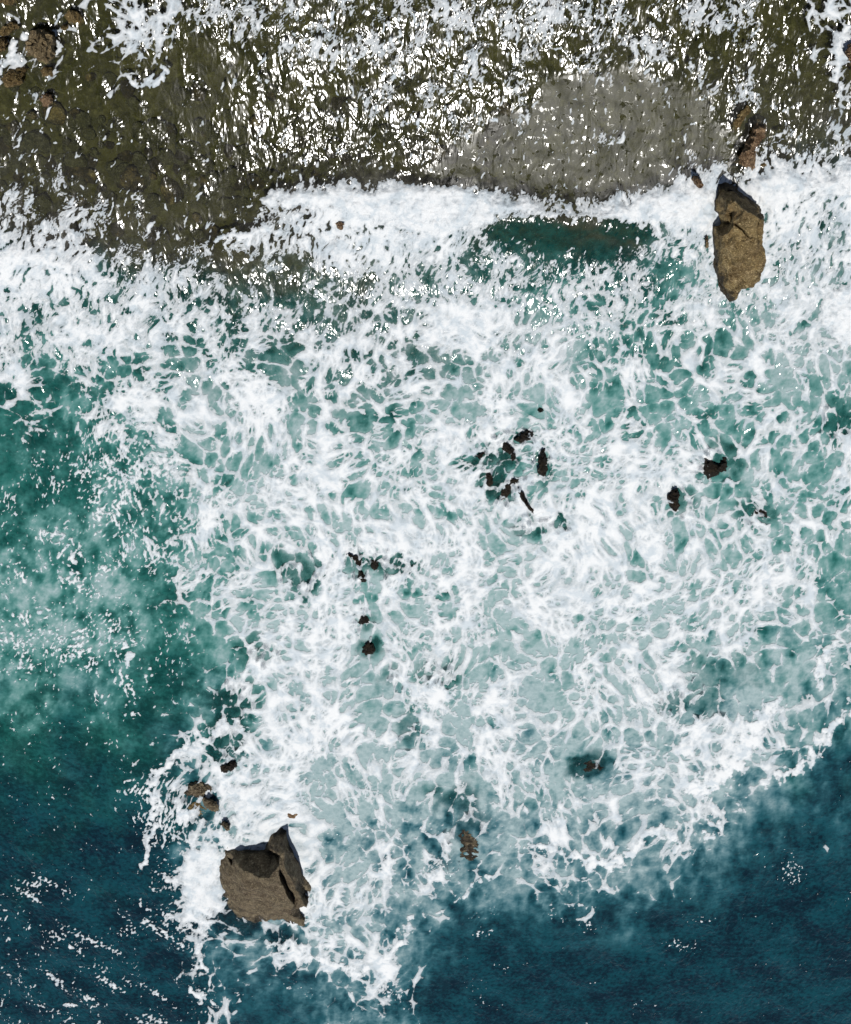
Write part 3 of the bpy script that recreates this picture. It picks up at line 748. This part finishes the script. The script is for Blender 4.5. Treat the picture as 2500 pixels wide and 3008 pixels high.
small('rock', [(110, 870), (180, 840), (245, 790), (265, 840), (200, 890), (185, 930), (145, 900)], .3, 'smallest black rock, leftmost of the middle cluster', M_WET, (.5, .5), .5, 45, MID, x0=1380, y0=1180, k=k7)
small('rock', [(760, 1350), (800, 1340), (840, 1410), (900, 1500), (960, 1610), (1000, 1700), (1060, 1830), (1040, 1870), (980, 1810), (910, 1690), (850, 1590), (800, 1500)], .42, 'long thin black rock blade pointing down from the middle cluster', M_WET, (.45, .45), .6, 46, MID, x0=1380, y0=1180, k=k7, rough=.5)
small('rock', [(430, 1560), (520, 1440), (580, 1310), (680, 1220), (760, 1230), (800, 1290), (740, 1330), (700, 1400), (660, 1540), (560, 1610), (440, 1650)], .16, 'dark rock awash left of the long black blade', M_WET, (.5, .4), .5, 47, MID, x0=1380, y0=1180, k=k7, z0=-.02, rough=1.0)
small('rock', [(1100, 130), (1140, 70), (1190, 90), (1210, 140), (1170, 180), (1115, 170)], .22, 'tiny dark stone in white foam above the middle cluster', M_WET, (.5, .5), .5, 48, MID, x0=1380, y0=1180, k=k7)
k8 = 300 / 1745.0
EAST = 'black rocks in the surf right of centre'
small('rock', [(800, 240), (860, 250), (900, 300), (960, 290), (1020, 340), (1080, 380), (1130, 400), (1180, 330), (1190, 270), (1250, 250), (1310, 310), (1335, 400), (1300, 460), (1300, 520), (1230, 520), (1150, 540), (1130, 590), (1040, 620), (980, 600), (890, 625), (870, 560), (840, 480), (840, 350)], .34,
      'wide black rock with a foam filled notch, right of centre', M_WET, (.45, .55), .5, 51, EAST, x0=1920, y0=1300, k=k8, rough=1.0)
small('rock', [(305, 770), (350, 740), (390, 790), (410, 880), (425, 1000), (430, 1120), (400, 1190), (340, 1180), (270, 1130), (235, 1040), (230, 910), (260, 860)], .5, 'oval black rock below left of the notched black rock', M_WET, (.45, .4), .5, 52, EAST, x0=1920, y0=1300, k=k8)
small('rock', [(2210, 1500), (2230, 1488), (2250, 1496), (2252, 1512), (2232, 1522), (2212, 1516)], .2, 'dim dark stone in foam below the notched black rock', M_WET, (.5, .4), .5, 53, EAST)
k9 = 200 / 1235.0
WST = 'dark rocks left of centre in the surf'
small('rock', [(180, 160), (250, 150), (380, 180), (460, 210), (510, 290), (500, 380), (480, 430), (430, 400), (390, 330), (300, 260), (220, 200)], .4, 'dark brown wedge of rock, upper of the pair left of centre', M_WET, (.65, .4), .5, 61, WST, x0=980, y0=1600, k=k9)
small('rock', [(470, 490), (520, 510), (570, 560), (595, 610), (590, 670), (545, 695), (490, 650), (455, 560)], .36, 'small brown rock, lower of the pair left of centre', M_WET, (.5, .45), .5, 62, WST, x0=980, y0=1600, k=k9)
small('rock', [(660, 300), (740, 220), (810, 300), (820, 360), (760, 440), (690, 450), (650, 390)], .17, 'black rock awash right of the brown wedge', M_WET, (.5, .5), .5, 63, WST, x0=980, y0=1600, k=k9, z0=-.03)
small('rock', [(470, 1300), (510, 1260), (620, 1290), (640, 1380), (540, 1430), (480, 1400)], .13, 'dark stone just under foam below the brown pair', M_WET, (.3, .4), .5, 64, WST, x0=980, y0=1600, k=k9, z0=-.02)
small('rock', [(490, 1850), (540, 1780), (640, 1760), (720, 1800), (740, 1900), (690, 1970), (590, 1990), (510, 1940)], .16, 'roundish black rock awash, lowest of those left of centre', M_WET, (.5, .5), .5, 65, WST, x0=980, y0=1600, k=k9, z0=-.02)
k10 = 300 / 1745.0
NW = 'rocks above the big lower left boulder'
small('rock', [(950, 430), (1020, 390), (1110, 360), (1190, 340), (1250, 380), (1290, 440), (1240, 480), (1210, 540), (1100, 540), (990, 540)], .24, 'dark rock with foam trickles, highest above the lower left boulder', M_WET, (.6, .4), .5, 71, NW, x0=480, y0=2180, k=k10, rough=.9, z0=.03)
small('rock', [(340, 870), (420, 740), (520, 700), (640, 690), (740, 740), (820, 720), (850, 800), (800, 860), (720, 860), (690, 920), (640, 910), (580, 950), (480, 940), (390, 930)], .2, 'ragged purple brown rock left of the row above the boulder', M_BROWN, (.55, .5), .4, 72, NW, x0=480, y0=2180, k=k10, rough=1.0, z0=.04)
small('rock', [(650, 980), (720, 970), (820, 1000), (900, 1070), (935, 1140), (900, 1190), (820, 1180), (760, 1150), (700, 1080)], .45, 'smooth brown hump of rock above the lower left boulder', M_BROWN, (.5, .35), .6, 73, NW, x0=480, y0=2180, k=k10, z0=.03)
small('rock', [(930, 1400), (1010, 1355), (1080, 1390), (1130, 1440), (1140, 1500), (1090, 1520), (1030, 1480), (960, 1420)], .32, 'small mauve brown rock nearest above the lower left boulder', M_BROWN, (.5, .4), .5, 74, NW, x0=480, y0=2180, k=k10, z0=.03)
small('rock', [(400, 1130), (520, 1040), (650, 1060), (740, 1140), (740, 1230), (620, 1250), (480, 1230)], .10, 'mossy flat rock awash left of the smooth brown hump', M_OCHRE, (.5, .5), .6, 75, NW, x0=480, y0=2180, k=k10, z0=.0, rough=.9)
k11 = 250 / 1745.0
small('rock', [(560, 520), (680, 420), (860, 440), (930, 560), (950, 700), (1040, 800), (1080, 950), (1060, 1100), (1000, 1220), (880, 1290), (740, 1280), (680, 1150), (720, 950), (640, 800), (580, 680)], .14, 'rusty brown rock awash in the lower middle, streaked with foam', M_BROWN, (.55, .55), .5, 81, x0=1250, y0=2350, k=k11, z0=-.10, rough=1.3)
k12 = 300 / 1745.0
small('rock', [(310, 620), (380, 480), (520, 450), (660, 490), (780, 580), (720, 640), (640, 680), (560, 700), (440, 700), (350, 660)], .13, 'black rock washed over in the lower right surf', M_WET, (.5, .6), .5, 82, x0=1650, y0=2150, k=k12, z0=-.05, rough=1.2)
small('rock', [(820, 2400), (850, 2385), (880, 2392), (876, 2405), (840, 2412)], .12, 'tiny pinkish rock awash above the lower left boulder tip', M_RED, (.5, .5), .5, 83)
small('rock', [(985, 660), (1000, 650), (1012, 660), (1010, 676), (992, 680)], .35, 'tiny brown rock sticking out behind the breaker', M_RED, (.5, .5), .5, 84)
small('rock', [(735, 1905), (748, 1895), (756, 1905), (748, 1918), (736, 1915)], .13, 'tiny dark stone in pale lace foam at lower left', M_WET, (.5, .5), .5, 85)

# ------------------------------------------------------------------ cobbles of the seabed
def cobbles():
    rnd = random.Random(5)
    base = []
    for v in range(8):
        me = bpy.data.meshes.new('stone')
        n_r, n_s = 4, 9
        V = [(0, 0, .5)]; T = []
        for r in range(1, n_r + 1):
            a = r / n_r * math.pi * .62
            for s in range(n_s):
                b = 2 * math.pi * (s + .5 * (r % 2)) / n_s
                k = 1 + .28 * mnoise.noise(Vector((math.cos(b) * 1.3 + v * 5, math.sin(b) * 1.3, r * .5)))
                V.append((math.sin(a) * math.cos(b) * k, math.sin(a) * math.sin(b) * k, math.cos(a) * .5 * k))
        for s in range(n_s): T.append((0, 1 + s, 1 + (s + 1) % n_s))
        for r in range(n_r - 1):
            for s in range(n_s):
                a, b = 1 + r * n_s + s, 1 + r * n_s + (s + 1) % n_s
                T += [(a, a + n_s, b), (b, a + n_s, b + n_s)]
        me.from_pydata(V, [], T); me.update()
        me.polygons.foreach_set('use_smooth', np.ones(len(T), bool))
        me.materials.append(M_STONE if v < 6 else M_OCHRE); base.append(me)
    k = 0
    while k < 290:
        px, py = rnd.uniform(-60, 1500), rnd.gauss(470, 110)
        if px > 900 and rnd.random() < .5: continue
        if py < 60 or py > 760: continue
        z = float(bed_z(np.array([px]), np.array([py]))[0])
        p = ground(px, py, z)
        o = bpy.data.objects.new('stone', base[rnd.randrange(8)]); C.objects.link(o)
        r = rnd.uniform(.10, .26) if rnd.random() < .85 else rnd.uniform(.26, .38)
        o.parent = seabed
        o.location = (p.x, p.y, z + .02); o.scale = (r * rnd.uniform(.8, 1.2), r * rnd.uniform(.8, 1.2), r * rnd.uniform(.6, .9))
        o.rotation_euler = (rnd.uniform(-.3, .3), rnd.uniform(-.3, .3), rnd.uniform(0, 6.28))
        k += 1
cobbles()
